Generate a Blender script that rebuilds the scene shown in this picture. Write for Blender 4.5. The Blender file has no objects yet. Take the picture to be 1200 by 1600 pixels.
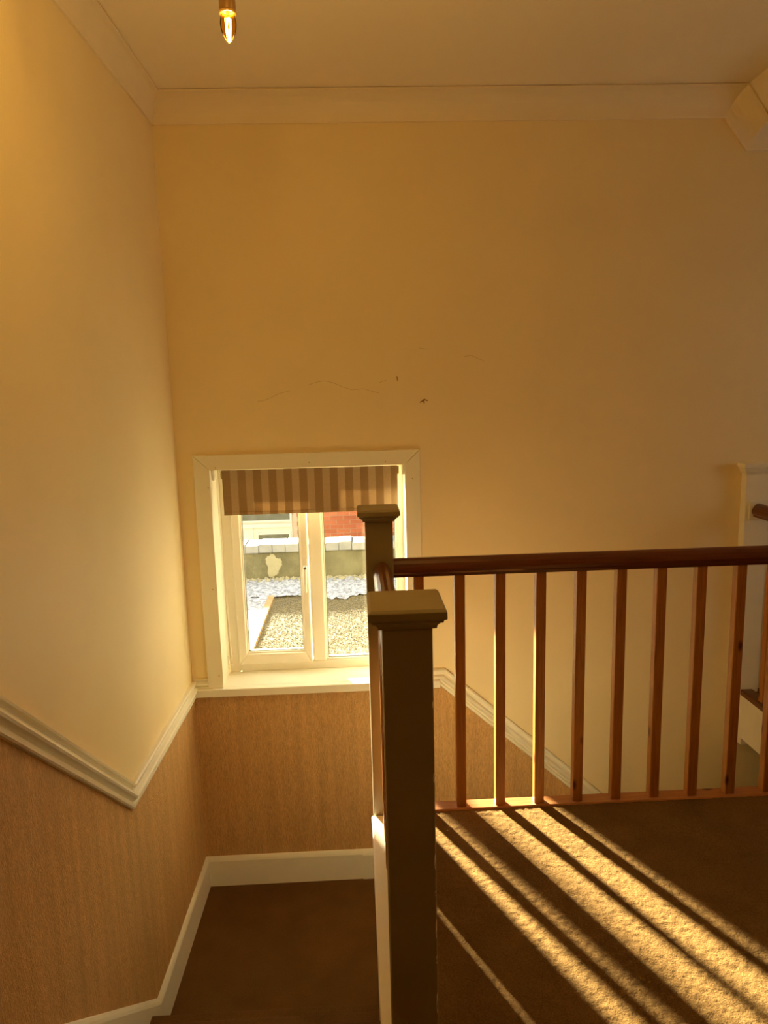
import bpy, math, random
import numpy as np
from mathutils import Matrix, Vector

random.seed(7)
rng = np.random.default_rng(7)
SC = bpy.context.scene
COL = SC.collection

# ------------------------------------------------------------------ camera
PITCH, ROLL, YAW, FPX, CAM_H = 0.1655, -0.0264, 0.0375, 1122.26, 1.54
_f = Vector((math.sin(YAW) * math.cos(PITCH), math.cos(YAW) * math.cos(PITCH), -math.sin(PITCH)))
_r = Vector((math.cos(YAW), -math.sin(YAW), 0))
_u = _r.cross(_f)
_r2 = math.cos(ROLL) * _r + math.sin(ROLL) * _u
_u2 = -math.sin(ROLL) * _r + math.cos(ROLL) * _u
cam_data = bpy.data.cameras.new('camera')
cam_data.sensor_fit = 'VERTICAL'
cam_data.sensor_height = 32.0
cam_data.lens = FPX / 1600 * 32.0
cam_data.clip_start = 0.02
cam = bpy.data.objects.new('camera', cam_data)
COL.objects.link(cam)
cam.matrix_world = Matrix(((_r2.x, _u2.x, -_f.x, 0), (_r2.y, _u2.y, -_f.y, 0), (_r2.z, _u2.z, -_f.z, CAM_H), (0, 0, 0, 1)))
SC.camera = cam

# ------------------------------------------------------------------ sky, sun, exposure
world = bpy.data.worlds.new('sky')
SC.world = world
world.use_nodes = True
_bg = world.node_tree.nodes['Background']
_bg.inputs['Color'].default_value = (1.0, 0.98, 0.93, 1)
_bg.inputs['Strength'].default_value = 1.9

SUN_AZ, SUN_EL = math.radians(25.5), math.radians(16.0)
sun_data = bpy.data.lights.new('sun', 'SUN')
sun_data.energy = 57.0
sun_data.color = (1.0, 0.88, 0.62)
sun_data.angle = math.radians(3.1)
sun = bpy.data.objects.new('sun', sun_data)
COL.objects.link(sun)
_sd = Vector((math.sin(SUN_AZ) * math.cos(SUN_EL), -math.cos(SUN_AZ) * math.cos(SUN_EL), -math.sin(SUN_EL)))
sun.rotation_euler = _sd.to_track_quat('-Z', 'Y').to_euler()
sun.location = (-4, 12, 6)

BULB_W = 4.7
BULB_COLOR = (1.0, 0.75, 0.42)

SC.view_settings.view_transform = 'Standard'
SC.view_settings.look = 'None'
SC.view_settings.gamma = 1.0
SC.view_settings.use_curve_mapping = False
SC.view_settings.exposure = 0.45
SC.cycles.max_bounces = 12
SC.cycles.diffuse_bounces = 8
SC.cycles.transparent_max_bounces = 16
SC.cycles.use_denoising = True

# ------------------------------------------------------------------ key dimensions (metres)
YB = 3.4156            # back wall face
YN = 2.4641            # balustrade line at the landing's edge
ZCEIL, ZC = 2.823, 2.72
ZH = -0.969            # half landing
ZG = -2.77             # hall below
XNEWEL = 0.0716
XR = 1.94              # balustrade on the far side of the stairwell
XRW = 3.6              # right wall
YF = -1.3              # wall behind the camera


def xl(y):             # left wall face, very slightly out of square
    return -0.842 + 0.017 * (y - 3.5)


# ------------------------------------------------------------------ materials
def material(name):
    m = bpy.data.materials.new(name)
    m.use_nodes = True
    nt = m.node_tree
    return m, nt, nt.nodes['Principled BSDF']


def nd(nt, kind, **kw):
    n = nt.nodes.new(kind)
    for k, v in kw.items():
        if k in n.inputs:
            n.inputs[k].default_value = v
        else:
            setattr(n, k, v)
    return n


def coords(nt, scale=(1, 1, 1), which='Object'):
    tc = nd(nt, 'ShaderNodeTexCoord')
    mp = nd(nt, 'ShaderNodeMapping')
    mp.inputs['Scale'].default_value = scale
    nt.links.new(tc.outputs[which], mp.inputs['Vector'])
    return mp.outputs['Vector']


def ramp(nt, fac, stops):
    r = nd(nt, 'ShaderNodeValToRGB')
    el = r.color_ramp.elements
    while len(el) > len(stops):
        el.remove(el[-1])
    while len(el) < len(stops):
        el.new(0.5)
    for e, (p, c) in zip(el, stops):
        e.position = p
        e.color = (*c, 1)
    nt.links.new(fac, r.inputs['Fac'])
    return r.outputs['Color']


def noise(nt, vec, scale, detail=3, rough=0.5, distortion=0.0):
    n = nd(nt, 'ShaderNodeTexNoise')
    n.inputs['Scale'].default_value = scale
    n.inputs['Detail'].default_value = detail
    n.inputs['Roughness'].default_value = rough
    n.inputs['Distortion'].default_value = distortion
    nt.links.new(vec, n.inputs['Vector'])
    return n.outputs['Fac']


def bump(nt, bsdf, height, strength, dist):
    b = nd(nt, 'ShaderNodeBump')
    b.inputs['Strength'].default_value = strength
    b.inputs['Distance'].default_value = dist
    nt.links.new(height, b.inputs['Height'])
    nt.links.new(b.outputs['Normal'], bsdf.inputs['Normal'])


def mix(nt, fac, a, b, mode='MIX'):
    m = nd(nt, 'ShaderNodeMix', data_type='RGBA', blend_type=mode)
    if isinstance(fac, (int, float)):
        m.inputs[0].default_value = fac
    else:
        nt.links.new(fac, m.inputs[0])
    for i, v in ((6, a), (7, b)):
        if isinstance(v, tuple):
            m.inputs[i].default_value = (*v, 1)
        else:
            nt.links.new(v, m.inputs[i])
    return m.outputs[2]


def plain(name, c0, c1, scale=6.0, rough=0.6, bump_scale=None, bump_s=0.1, bump_d=0.002, metal=0.0):
    m, nt, b = material(name)
    v = coords(nt)
    col = ramp(nt, noise(nt, v, scale, 4), [(0.3, c0), (0.7, c1)])
    nt.links.new(col, b.inputs['Base Color'])
    b.inputs['Roughness'].default_value = rough
    b.inputs['Metallic'].default_value = metal
    if bump_scale:
        bump(nt, b, noise(nt, v, bump_scale, 4), bump_s, bump_d)
    return m


M = {}
M['wall'] = plain('cream_wall_paint', (0.86, 0.725, 0.415), (0.90, 0.765, 0.445), 3.0, 0.55, 26, 0.10, 0.004)
M['ceiling'] = plain('ceiling_paint', (0.91, 0.82, 0.61), (0.93, 0.84, 0.64), 2.5, 0.8, 20, 0.06, 0.003)
M['cove'] = plain('coving_paint', (0.86, 0.76, 0.53), (0.90, 0.79, 0.56), 4, 0.6, 30, 0.04, 0.002)
M['trim'] = plain('gloss_trim_paint', (0.85, 0.82, 0.65), (0.89, 0.86, 0.69), 8, 0.32, 40, 0.03, 0.001)
M['upvc'] = plain('window_frame_white', (0.87, 0.83, 0.70), (0.89, 0.85, 0.72), 8, 0.28)
M['gloss_sill'] = plain('gloss_sill_paint', (0.84, 0.81, 0.68), (0.88, 0.85, 0.72), 8, 0.10)
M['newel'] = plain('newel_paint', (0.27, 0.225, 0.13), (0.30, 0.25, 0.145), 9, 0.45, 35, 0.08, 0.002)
M['dark_metal'] = plain('dark_bronze', (0.30, 0.17, 0.06), (0.36, 0.21, 0.08), 20, 0.4, metal=0.3)
M['chrome'] = plain('chrome', (0.75, 0.75, 0.75), (0.8, 0.8, 0.8), 20, 0.25, metal=1.0)
M['brass'] = plain('brass', (0.85, 0.55, 0.15), (0.9, 0.6, 0.2), 20, 0.25, metal=1.0)
M['crack'] = plain('hairline_crack', (0.52, 0.40, 0.18), (0.58, 0.45, 0.21), 60, 0.9)
M['chip'] = plain('chipped_plaster', (0.20, 0.11, 0.03), (0.26, 0.14, 0.04), 60, 0.9)
M['bead'] = plain('bead_plastic', (0.80, 0.76, 0.62), (0.84, 0.80, 0.66), 20, 0.35)


def make_wallpaper():
    m, nt, b = material('embossed_brown_wallpaper')
    v = coords(nt, (1, 1, 0.22))
    n1 = noise(nt, v, 210, 3, 0.65, 0.6)
    v2 = coords(nt, (1, 1, 0.35))
    n2 = noise(nt, v2, 330, 2, 0.6)
    v3 = coords(nt, (1, 1, 0.05))
    n3 = noise(nt, v3, 22, 3)
    col = ramp(nt, n1, [(0.30, (0.54, 0.315, 0.11)), (0.68, (0.80, 0.50, 0.19))])
    col2 = ramp(nt, n3, [(0.3, (0.86, 0.86, 0.86)), (0.7, (1.05, 1.05, 1.05))])
    nt.links.new(mix(nt, 1.0, col, col2, 'MULTIPLY'), b.inputs['Base Color'])
    b.inputs['Roughness'].default_value = 0.62
    add = nd(nt, 'ShaderNodeMath', operation='ADD')
    nt.links.new(n1, add.inputs[0])
    nt.links.new(n2, add.inputs[1])
    bump(nt, b, add.outputs[0], 0.8, 0.005)
    return m


def make_carpet(name, c0, c1, bs):
    m, nt, b = material(name)
    v = coords(nt)
    n1 = noise(nt, v, 260, 3, 0.7)
    n2 = noise(nt, v, 7, 4)
    col = ramp(nt, n1, [(0.3, c0), (0.72, c1)])
    col2 = ramp(nt, n2, [(0.3, (0.84, 0.84, 0.84)), (0.7, (1.08, 1.08, 1.08))])
    nt.links.new(mix(nt, 1.0, col, col2, 'MULTIPLY'), b.inputs['Base Color'])
    b.inputs['Roughness'].default_value = 1.0
    b.inputs['Specular IOR Level'].default_value = 0.05
    bump(nt, b, noise(nt, v, 160, 3, 0.7), bs, 0.006)
    return m


def make_wood(name, c0, c1, knot, rough, axis):
    m, nt, b = material(name)
    info = nd(nt, 'ShaderNodeObjectInfo')
    tc = nd(nt, 'ShaderNodeTexCoord')
    off = nd(nt, 'ShaderNodeVectorMath', operation='MULTIPLY_ADD')
    comb = nd(nt, 'ShaderNodeCombineXYZ')
    for i in range(3):
        nt.links.new(info.outputs['Random'], comb.inputs[i])
    off.inputs[1].default_value = (37, 21, 53)
    nt.links.new(comb.outputs[0], off.inputs[0])
    nt.links.new(tc.outputs['Object'], off.inputs[2])
    s = [1.0, 1.0, 1.0]
    s[axis] = 0.06
    mp = nd(nt, 'ShaderNodeMapping')
    mp.inputs['Scale'].default_value = s
    nt.links.new(off.outputs[0], mp.inputs['Vector'])
    n1 = noise(nt, mp.outputs[0], 75, 4, 0.6, 1.2)
    col = ramp(nt, n1, [(0.28, c0), (0.7, c1)])
    s2 = [1.0, 1.0, 1.0]
    s2[axis] = 0.42
    mp2 = nd(nt, 'ShaderNodeMapping')
    mp2.inputs['Scale'].default_value = s2
    nt.links.new(off.outputs[0], mp2.inputs['Vector'])
    vo = nd(nt, 'ShaderNodeTexVoronoi')
    vo.inputs['Scale'].default_value = 13
    nt.links.new(mp2.outputs[0], vo.inputs['Vector'])
    kn = ramp(nt, vo.outputs['Distance'], [(0.05, (1, 1, 1)), (0.15, (0, 0, 0))])
    nt.links.new(mix(nt, kn, col, knot), b.inputs['Base Color'])
    b.inputs['Roughness'].default_value = rough
    b.inputs['Coat Weight'].default_value = 0.25
    b.inputs['Coat Roughness'].default_value = 0.2
    bump(nt, b, n1, 0.05, 0.001)
    return m


def make_glass(name, tint, ior=1.35):
    m = bpy.data.materials.new(name)
    m.use_nodes = True
    nt = m.node_tree
    nt.nodes.clear()
    out = nd(nt, 'ShaderNodeOutputMaterial')
    tr = nd(nt, 'ShaderNodeBsdfTransparent')
    gl = nd(nt, 'ShaderNodeBsdfGlossy')
    gl.inputs['Roughness'].default_value = 0.02
    v = coords(nt)
    nt.links.new(ramp(nt, noise(nt, v, 3, 2), [(0.3, tint), (0.7, tuple(min(1, c * 1.02) for c in tint))]), tr.inputs['Color'])
    fr = nd(nt, 'ShaderNodeFresnel')
    fr.inputs['IOR'].default_value = ior
    ms = nd(nt, 'ShaderNodeMixShader')
    nt.links.new(fr.outputs[0], ms.inputs[0])
    nt.links.new(tr.outputs[0], ms.inputs[1])
    nt.links.new(gl.outputs[0], ms.inputs[2])
    nt.links.new(ms.outputs[0], out.inputs['Surface'])
    return m


def make_blind():
    m = bpy.data.materials.new('striped_blind_fabric')
    m.use_nodes = True
    nt = m.node_tree
    nt.nodes.clear()
    out = nd(nt, 'ShaderNodeOutputMaterial')
    tc = nd(nt, 'ShaderNodeTexCoord')
    sep = nd(nt, 'ShaderNodeSeparateXYZ')
    nt.links.new(tc.outputs['Object'], sep.inputs[0])
    mul = nd(nt, 'ShaderNodeMath', operation='MULTIPLY')
    mul.inputs[1].default_value = 1 / 0.0735
    nt.links.new(sep.outputs['X'], mul.inputs[0])
    fr = nd(nt, 'ShaderNodeMath', operation='FRACT')
    nt.links.new(mul.outputs[0], fr.inputs[0])
    stripe = ramp(nt, fr.outputs[0], [(0.0, (0.42, 0.29, 0.15)), (0.50, (0.42, 0.29, 0.15)), (0.54, (0.60, 0.46, 0.28)), (0.97, (0.60, 0.46, 0.28))])
    v = coords(nt, (1, 1, 0.3))
    weave = ramp(nt, noise(nt, v, 260, 2), [(0.3, (0.88, 0.88, 0.88)), (0.7, (1, 1, 1))])
    col = mix(nt, 1.0, stripe, weave, 'MULTIPLY')
    di = nd(nt, 'ShaderNodeBsdfDiffuse')
    tl = nd(nt, 'ShaderNodeBsdfTranslucent')
    nt.links.new(col, di.inputs['Color'])
    nt.links.new(col, tl.inputs['Color'])
    ms = nd(nt, 'ShaderNodeMixShader')
    ms.inputs[0].default_value = 0.16
    nt.links.new(di.outputs[0], ms.inputs[1])
    nt.links.new(tl.outputs[0], ms.inputs[2])
    nt.links.new(ms.outputs[0], out.inputs['Surface'])
    return m


def make_emit(name, color, strength):
    m = bpy.data.materials.new(name)
    m.use_nodes = True
    nt = m.node_tree
    nt.nodes.clear()
    out = nd(nt, 'ShaderNodeOutputMaterial')
    em = nd(nt, 'ShaderNodeEmission')
    em.inputs['Color'].default_value = (*color, 1)
    em.inputs['Strength'].default_value = strength
    nt.links.new(em.outputs[0], out.inputs['Surface'])
    return m


M['wallpaper'] = make_wallpaper()
M['carpet'] = make_carpet('brown_loop_carpet', (0.130, 0.070, 0.021), (0.245, 0.143, 0.047), 0.6)
M['stair_carpet'] = make_carpet('brown_stair_carpet', (0.12, 0.060, 0.017), (0.19, 0.098, 0.033), 0.7)
M['pine_z'] = make_wood('varnished_pine_upright', (0.31, 0.105, 0.015), (0.47, 0.195, 0.034), (0.08, 0.02, 0.004), 0.38, 2)
M['pine_x'] = make_wood('varnished_pine_rail', (0.34, 0.125, 0.035), (0.48, 0.20, 0.065), (0.11, 0.03, 0.01), 0.38, 0)
M['mahogany_x'] = make_wood('dark_stained_rail', (0.085, 0.018, 0.004), (0.15, 0.036, 0.008), (0.04, 0.008, 0.002), 0.30, 0)
M['pine_y'] = make_wood('varnished_pine_side_rail', (0.34, 0.125, 0.035), (0.48, 0.20, 0.065), (0.11, 0.03, 0.01), 0.38, 1)
M['mahogany_y'] = make_wood('dark_stained_side_rail', (0.085, 0.018, 0.004), (0.15, 0.036, 0.008), (0.04, 0.008, 0.002), 0.30, 1)
M['glass'] = make_glass('clear_glazing', (0.96, 0.965, 0.95))
M['bulb_glass'] = make_glass('amber_bulb_glass', (1.0, 0.72, 0.26), 1.12)
M['blind'] = make_blind()
M['filament'] = make_emit('glowing_filament', (1.0, 0.78, 0.38), 30.0)


# ------------------------------------------------------------------ mesh helpers
class MB:
    """collects shapes and builds them as ONE mesh object"""

    def __init__(self):
        self.v, self.f = [], []

    def add(self, verts, faces):
        o = len(self.v)
        self.v += [tuple(p) for p in verts]
        self.f += [tuple(i + o for i in f) for f in faces]
        return self

    def box(self, x0, x1, y0, y1, z0, z1):
        vs = [(x, y, z) for x in (x0, x1) for y in (y0, y1) for z in (z0, z1)]
        return self.add(vs, [(0, 1, 3, 2), (4, 6, 7, 5), (0, 4, 5, 1), (2, 3, 7, 6), (0, 2, 6, 4), (1, 5, 7, 3)])

    def prism(self, poly, fn, a, b):
        """poly: list of 2-D points; fn(p, q, t) -> world; extruded from t=a to t=b"""
        n = len(poly)
        vs = [fn(p, q, a) for p, q in poly] + [fn(p, q, b) for p, q in poly]
        fs = [tuple(range(n)), tuple(range(2 * n - 1, n - 1, -1))]
        fs += [(i, i + n, (i + 1) % n + n, (i + 1) % n) for i in range(n)]
        return self.add(vs, fs)

    def sweep(self, path, profile, fn, closed_profile=True):
        """profile (d, h) swept along a polyline (s, z) in a wall plane with mitred corners; fn(s, z, d) -> world"""
        n, m = len(path), len(profile)
        rows = []
        for i, (s, z) in enumerate(path):
            dirs = []
            if i > 0:
                dirs.append(Vector((s - path[i - 1][0], z - path[i - 1][1])).normalized())
            if i < n - 1:
                dirs.append(Vector((path[i + 1][0] - s, path[i + 1][1] - z)).normalized())
            nr = [Vector((-d.y, d.x)) for d in dirs]
            k = (nr[0] + nr[-1]).normalized()
            k = k / max(0.2, k.dot(nr[0]))
            rows.append([fn(s + k.x * h, z + k.y * h, d) for d, h in profile])
        vs = [p for r in rows for p in r]
        fs = []
        for i in range(n - 1):
            for j in range(m if closed_profile else m - 1):
                a, b = i * m + j, i * m + (j + 1) % m
                fs.append((a, b, b + m, a + m))
        if closed_profile:
            fs.append(tuple(range(m - 1, -1, -1)))
            fs.append(tuple(range((n - 1) * m, n * m)))
        return self.add(vs, fs)

    def lathe(self, prof, cx, cy, seg=24):
        """prof: (r, z) from one end to the other, around a vertical axis"""
        m = len(prof)
        vs = [(cx + r * math.cos(2 * math.pi * k / seg), cy + r * math.sin(2 * math.pi * k / seg), z)
              for k in range(seg) for r, z in prof]
        fs = []
        for k in range(seg):
            for j in range(m - 1):
                a, b = k * m + j, ((k + 1) % seg) * m + j
                fs.append((a, b, b + 1, a + 1))
        return self.add(vs, fs)

    def tube(self, pts, r, seg=8):
        pts = [Vector(p) for p in pts]
        n = len(pts)
        vs, fs = [], []
        for i, p in enumerate(pts):
            t = (pts[min(i + 1, n - 1)] - pts[max(i - 1, 0)]).normalized()
            a = t.orthogonal().normalized() if abs(t.z) > 0.9 else t.cross(Vector((0, 0, 1))).normalized()
            b = t.cross(a)
            rr = r[i] if isinstance(r, (list, tuple)) else r
            vs += [p + rr * (math.cos(2 * math.pi * k / seg) * a + math.sin(2 * math.pi * k / seg) * b) for k in range(seg)]
        for i in range(n - 1):
            for k in range(seg):
                q = (k + 1) % seg
                fs.append((i * seg + k, i * seg + q, (i + 1) * seg + q, (i + 1) * seg + k))
        fs.append(tuple(range(seg - 1, -1, -1)))
        fs.append(tuple(range((n - 1) * seg, n * seg)))
        return self.add(vs, fs)

    def build(self, name, mat, parent=None, bevel=0.0, smooth=False, origin=None, seg=2):
        me = bpy.data.meshes.new(name)
        vs = self.v
        if origin is not None:
            o = Vector(origin)
            vs = [tuple(Vector(p) - o) for p in vs]
        me.from_pydata(vs, [], self.f)
        me.validate()
        import bmesh
        bm = bmesh.new()
        bm.from_mesh(me)
        bmesh.ops.recalc_face_normals(bm, faces=bm.faces[:])
        bm.to_mesh(me)
        bm.free()
        me.materials.append(M[mat] if isinstance(mat, str) else mat)
        if smooth:
            for p in me.polygons:
                p.use_smooth = True
        ob = bpy.data.objects.new(name, me)
        COL.objects.link(ob)
        if origin is not None:
            ob.location = origin
        if parent is not None:
            ob.parent = parent
            if parent.type == 'EMPTY' or origin is not None or parent.location.length > 0:
                ob.location = Vector(ob.location) - world_loc(parent)
        if bevel:
            bv = ob.modifiers.new('bevel', 'BEVEL')
            bv.width = bevel
            bv.segments = seg
            bv.limit_method = 'ANGLE'
            bv.angle_limit = math.radians(40)
        return ob


def world_loc(o):
    p = Vector(o.location)
    while o.parent is not None:
        o = o.parent
        p = p + Vector(o.location)
    return p


def thing(name, loc, label, cat, group=None):
    o = bpy.data.objects.new(name, None)
    o.empty_display_size = 0.1
    COL.objects.link(o)
    o.location = loc
    return tag(o, label, cat, group)


def tag(o, label, cat, group=None):
    o['label'] = label
    o['category'] = cat
    if group:
        o['group'] = group
    return o


def struct(o, label=None):
    o['kind'] = 'structure'
    if label:
        o['label'] = label
    return o


def share(src, name, loc, parent):
    """a copy of a part that shares its mesh"""
    c = src.copy()
    c.name = name
    COL.objects.link(c)
    c.parent = parent
    c.location = Vector(loc) - (world_loc(parent) if parent else Vector((0, 0, 0)))
    return c


P_BACK = lambda off: (lambda s, z, d: (s, YB - d - off, z))
P_LEFT = lambda off: (lambda s, z, d: (xl(s) + d + off, s, z))

# ------------------------------------------------------------------ walls, floors, ceiling
WX0, WX1, WZ0, WZ1 = -0.700, 0.243, 0.100, 1.210       # hole of the stair window
b = MB()
b.box(-1.15, WX0, YB, 3.70, ZG - 0.2, 3.05)
b.box(WX1, XRW + 0.3, YB, 3.70, ZG - 0.2, 3.05)
b.box(WX0, WX1, YB, 3.70, WZ1, 3.05)
b.box(WX0, WX1, YB, 3.70, ZG - 0.2, WZ0)
wall_back = struct(b.build('wall_back', 'wall'), 'cream painted back wall around the stair window')

b = MB()
b.prism([(xl(3.45), 3.45), (xl(YF - 0.2), YF - 0.2), (-1.15, YF - 0.2), (-1.15, 3.45)], lambda p, q, t: (p, q, t), ZG - 0.2, 3.05)
wall_left = struct(b.build('wall_left', 'wall'), 'cream painted left wall above the stairs')

RW = (1.75, 2.85, 0.95, 2.05)                           # hole of the window out of shot: y0, y1, z0, z1
b = MB()
b.box(XRW, XRW + 0.3, YF - 0.2, RW[0], ZG - 0.2, 3.05)
b.box(XRW, XRW + 0.3, RW[1], YB + 0.02, ZG - 0.2, 3.05)
b.box(XRW, XRW + 0.3, RW[0], RW[1], RW[3], 3.05)
b.box(XRW, XRW + 0.3, RW[0], RW[1], ZG - 0.2, RW[2])
struct(b.build('wall_right', 'wall'), 'cream painted right wall of the landing')
struct(MB().box(-1.15, XRW + 0.3, YF - 0.2, YF, ZG - 0.2, 3.05).build('wall_front', 'wall'), 'cream painted wall at the near end of the landing')

# ceiling: level, then a short slope down to a lower level on the right
SLX0, SLX1, SLDZ = 1.709, 1.815, 0.141
_t = 0.103 * math.tan(0.5 * math.atan2(SLDZ, SLX1 - SLX0))
b = MB()
b.prism([(-1.15, 3.06), (-1.15, ZCEIL), (SLX0 + _t, ZCEIL), (SLX1 + _t, ZCEIL - SLDZ), (XRW + 0.3, ZCEIL - SLDZ), (XRW + 0.3, 3.06)],
        lambda p, q, t: (p, t, q), YF - 0.2, 3.70)
ceiling = struct(b.build('ceiling', 'ceiling'), 'warm white ceiling stepping down by a slope on the right')

# landing floor (one slab with the stairwell cut out) and its parts
b = MB()
b.box(-1.0, XNEWEL, YF, 1.48, -0.2, -0.012)
b.box(XNEWEL, XR + 0.02, YF, YN + 0.02, -0.2, -0.012)
b.box(XR + 0.02, XRW + 0.05, YF, YB + 0.02, -0.2, -0.012)
floor_landing = struct(b.build('floor', 'carpet'), 'carpeted upper landing floor')


def carpet_grid(x0, x1, y0, y1, step, amp, name, parent):
    nx, ny = int((x1 - x0) / step) + 1, int((y1 - y0) / step) + 1
    X, Y = np.meshgrid(np.linspace(x0, x1, nx), np.linspace(y0, y1, ny), indexing='ij')
    Z = rng.normal(0, 1, (nx, ny))

    def blur(a, k):
        for ax in (0, 1):
            acc = np.zeros_like(a)
            for s in range(-k, k + 1):
                acc += np.roll(a, s, ax)
            a = acc / (2 * k + 1)
        return a
    f1 = blur(blur(Z, 1), 1)
    f2 = blur(blur(rng.normal(0, 1, (nx, ny)), 3), 3)
    H = f1 / f1.std() * 0.9 + f2 / f2.std() * 0.25
    Zf = amp * np.clip(H, -2.0, 2.0) + 0.0025
    co = np.stack([X, Y, Zf], -1).reshape(-1, 3)
    idx = np.arange(nx * ny).reshape(nx, ny)
    q = np.stack([idx[:-1, :-1], idx[1:, :-1], idx[1:, 1:], idx[:-1, 1:]], -1).reshape(-1, 4)
    me = bpy.data.meshes.new(name)
    me.vertices.add(len(co))
    me.vertices.foreach_set('co', co.ravel())
    me.loops.add(q.size)
    me.loops.foreach_set('vertex_index', q.ravel())
    me.polygons.add(len(q))
    me.polygons.foreach_set('loop_start', np.arange(len(q)) * 4)
    me.polygons.foreach_set('use_smooth', np.ones(len(q), dtype=bool))
    me.update(calc_edges=True)
    me.materials.append(M['carpet'])
    o = bpy.data.objects.new(name, me)
    COL.objects.link(o)
    o.parent = parent
    o['kind'] = 'stuff'
    return o


carpet_grid(XNEWEL + 0.03, 1.98, 1.1, YN - 0.026, 0.0040, 0.00065, 'carpet_pile', floor_landing)
# painted edge boards of the landing
b = MB()
b.box(0.022, 0.060, 1.40, 2.412, -0.30, -0.004)
fb = b.build('edge_board', 'trim', floor_landing, 0.004)
MB().box(0.016, 0.064, 1.40, 2.412, -0.004, 0.012).build('edge_moulding', 'trim', floor_landing, 0.005)
b = MB()
b.box(XNEWEL + 0.05, XR, YN + 0.006, YN + 0.03, -0.28, -0.002)
b.build('edge_board', 'trim', floor_landing, 0.003)
b = MB()
b.box(XR - 0.010, XR + 0.02, YN + 0.03, YB, -0.262, -0.004)
b.box(XR - 0.022, XR + 0.02, YN + 0.03, YB, -0.030, -0.004)
b.build('edge_board', 'trim', floor_landing, 0.003)
MB().box(XR - 0.010, XR + 0.022, YB - 0.045, YB - 0.001, -0.300, -0.255).build('edge_bracket', 'trim', floor_landing, 0.004)

# half landing
b = MB()
b.box(-1.0, 0.10, 2.36, YB + 0.02, ZH - 0.2, ZH)
struct(b.build('floor_half_landing', 'stair_carpet'), 'dark brown carpeted half landing below the window')
struct(MB().box(-1.15, XRW + 0.3, YF, YB + 0.02, ZG - 0.2, ZG).build('floor_hall', 'stair_carpet'), 'carpeted floor of the hall below')
# walls below the landing
b = MB()
b.box(0.12, XR, YN - 0.09, YN + 0.005, ZG, -0.2)
b.box(0.060, 0.12, YF, YN + 0.005, ZG, -0.2)
struct(b.build('wall_stairwell', 'wall'), 'cream painted wall under the landing edge')

# wallpaper below the dado rails
DZ0, DZ1 = 0.070, 0.155                                 # level dado rail, bottom and top
DYB, DSL = 2.43, 0.86                                   # where the left rail starts to climb; slope
b = MB()
b.prism([(YB, DZ0 + 0.03), (DYB, DZ0 + 0.03), (YF, DZ0 + 0.03 + DSL * (DYB - YF)), (YF, -1.4), (YB, -1.4)],
        lambda p, q, t: (xl(p) + t, p, q), -0.01, 0.0035)
b.build('wallpaper', 'wallpaper', wall_left)
D2X, D2SL = 0.395, 0.885
b = MB()
b.prism([(xl(YB), 0.09), (D2X, 0.09), (D2X + 2.5, 0.09 - 2.5 * D2SL), (D2X + 2.5, ZG), (xl(YB), ZG)],
        lambda p, q, t: (p, YB - t, q), -0.01, 0.0035)
b.build('wallpaper', 'wallpaper', wall_back)

# ------------------------------------------------------------------ dado rails, skirtings, coving
DADO = [(-0.004, 0.0), (0.016, 0.0), (0.020, 0.005), (0.020, 0.014), (0.010, 0.018), (0.010, 0.024), (0.017, 0.028), (0.027, 0.035),
        (0.030, 0.042), (0.026, 0.049), (0.012, 0.055), (0.009, 0.063), (0.012, 0.070), (0.021, 0.073), (0.022, 0.080), (0.016, 0.084), (-0.004, 0.084)]
b = MB()
b.sweep([(YF, DZ0 + DSL * (DYB - YF)), (DYB, DZ0), (YB - 0.012, DZ0)], DADO, P_LEFT(0.0))
struct(b.build('trim_dado_left', 'trim'), 'cream dado rail dipping along the left wall')
b = MB()
b.sweep([(0.352, 0.087), (D2X - 0.01, 0.087), (D2X + 2.3, 0.087 - 2.31 * D2SL)], [(d, h - 0.005) for d, h in DADO], P_BACK(0.0))
struct(b.build('trim_dado_back', 'trim'), 'cream dado rail sloping down the back wall behind the balusters')
b = MB()
b.sweep([(xl(YB) + 0.004, 0.112), (-0.762, 0.112)], [(d, h * 0.62) for d, h in DADO], P_BACK(0.0))
struct(b.build('trim_dado_stub', 'trim'), 'short dado end between corner and window casing')

SK = [(-0.004, -0.34), (0.020, -0.34), (0.020, -0.022), (0.016, -0.012), (0.010, -0.003), (0.006, 0.0), (-0.004, 0.0)]
ZS = -0.807
b = MB()
b.sweep([(1.05, ZS + 0.84 * (2.53 - 1.05)), (2.53, ZS), (YB - 0.002, ZS)], SK, P_LEFT(0.0))
struct(b.build('baseboard_left', 'trim'), 'cream skirting bent along the left wall of the stairs')
b = MB()
b.sweep([(xl(YB) + 0.002, ZS), (0.10, ZS)], [(d, h if h > -0.3 else ZH - ZS) for d, h in SK], P_BACK(0.0))
b.sweep([(-0.030, ZS - 0.004), (0.10, ZS - 0.004), (0.10 + 1.9, ZS - 0.004 - 1.9 * 0.86)], [(d + 0.004, h) for d, h in SK], P_BACK(0.0))
struct(b.build('baseboard_back', 'trim'), 'cream skirting under the window on the half landing')


def cove_profile(pj, dr):
    pts = [(-0.004, -0.004), (0.010, -0.004), (0.012, 0.004), (0.012, 0.012)]
    for k in range(1, 10):
        a = math.pi / 2 * k / 10
        pts.append((0.012 + (pj - 0.022) * (1 - math.cos(a)), 0.012 + (dr - 0.022) * math.sin(a)))
    pts += [(pj - 0.006, dr - 0.009), (pj, dr - 0.008), (pj, dr - 0.0028), (-0.004, dr - 0.0028)]
    return pts


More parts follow.
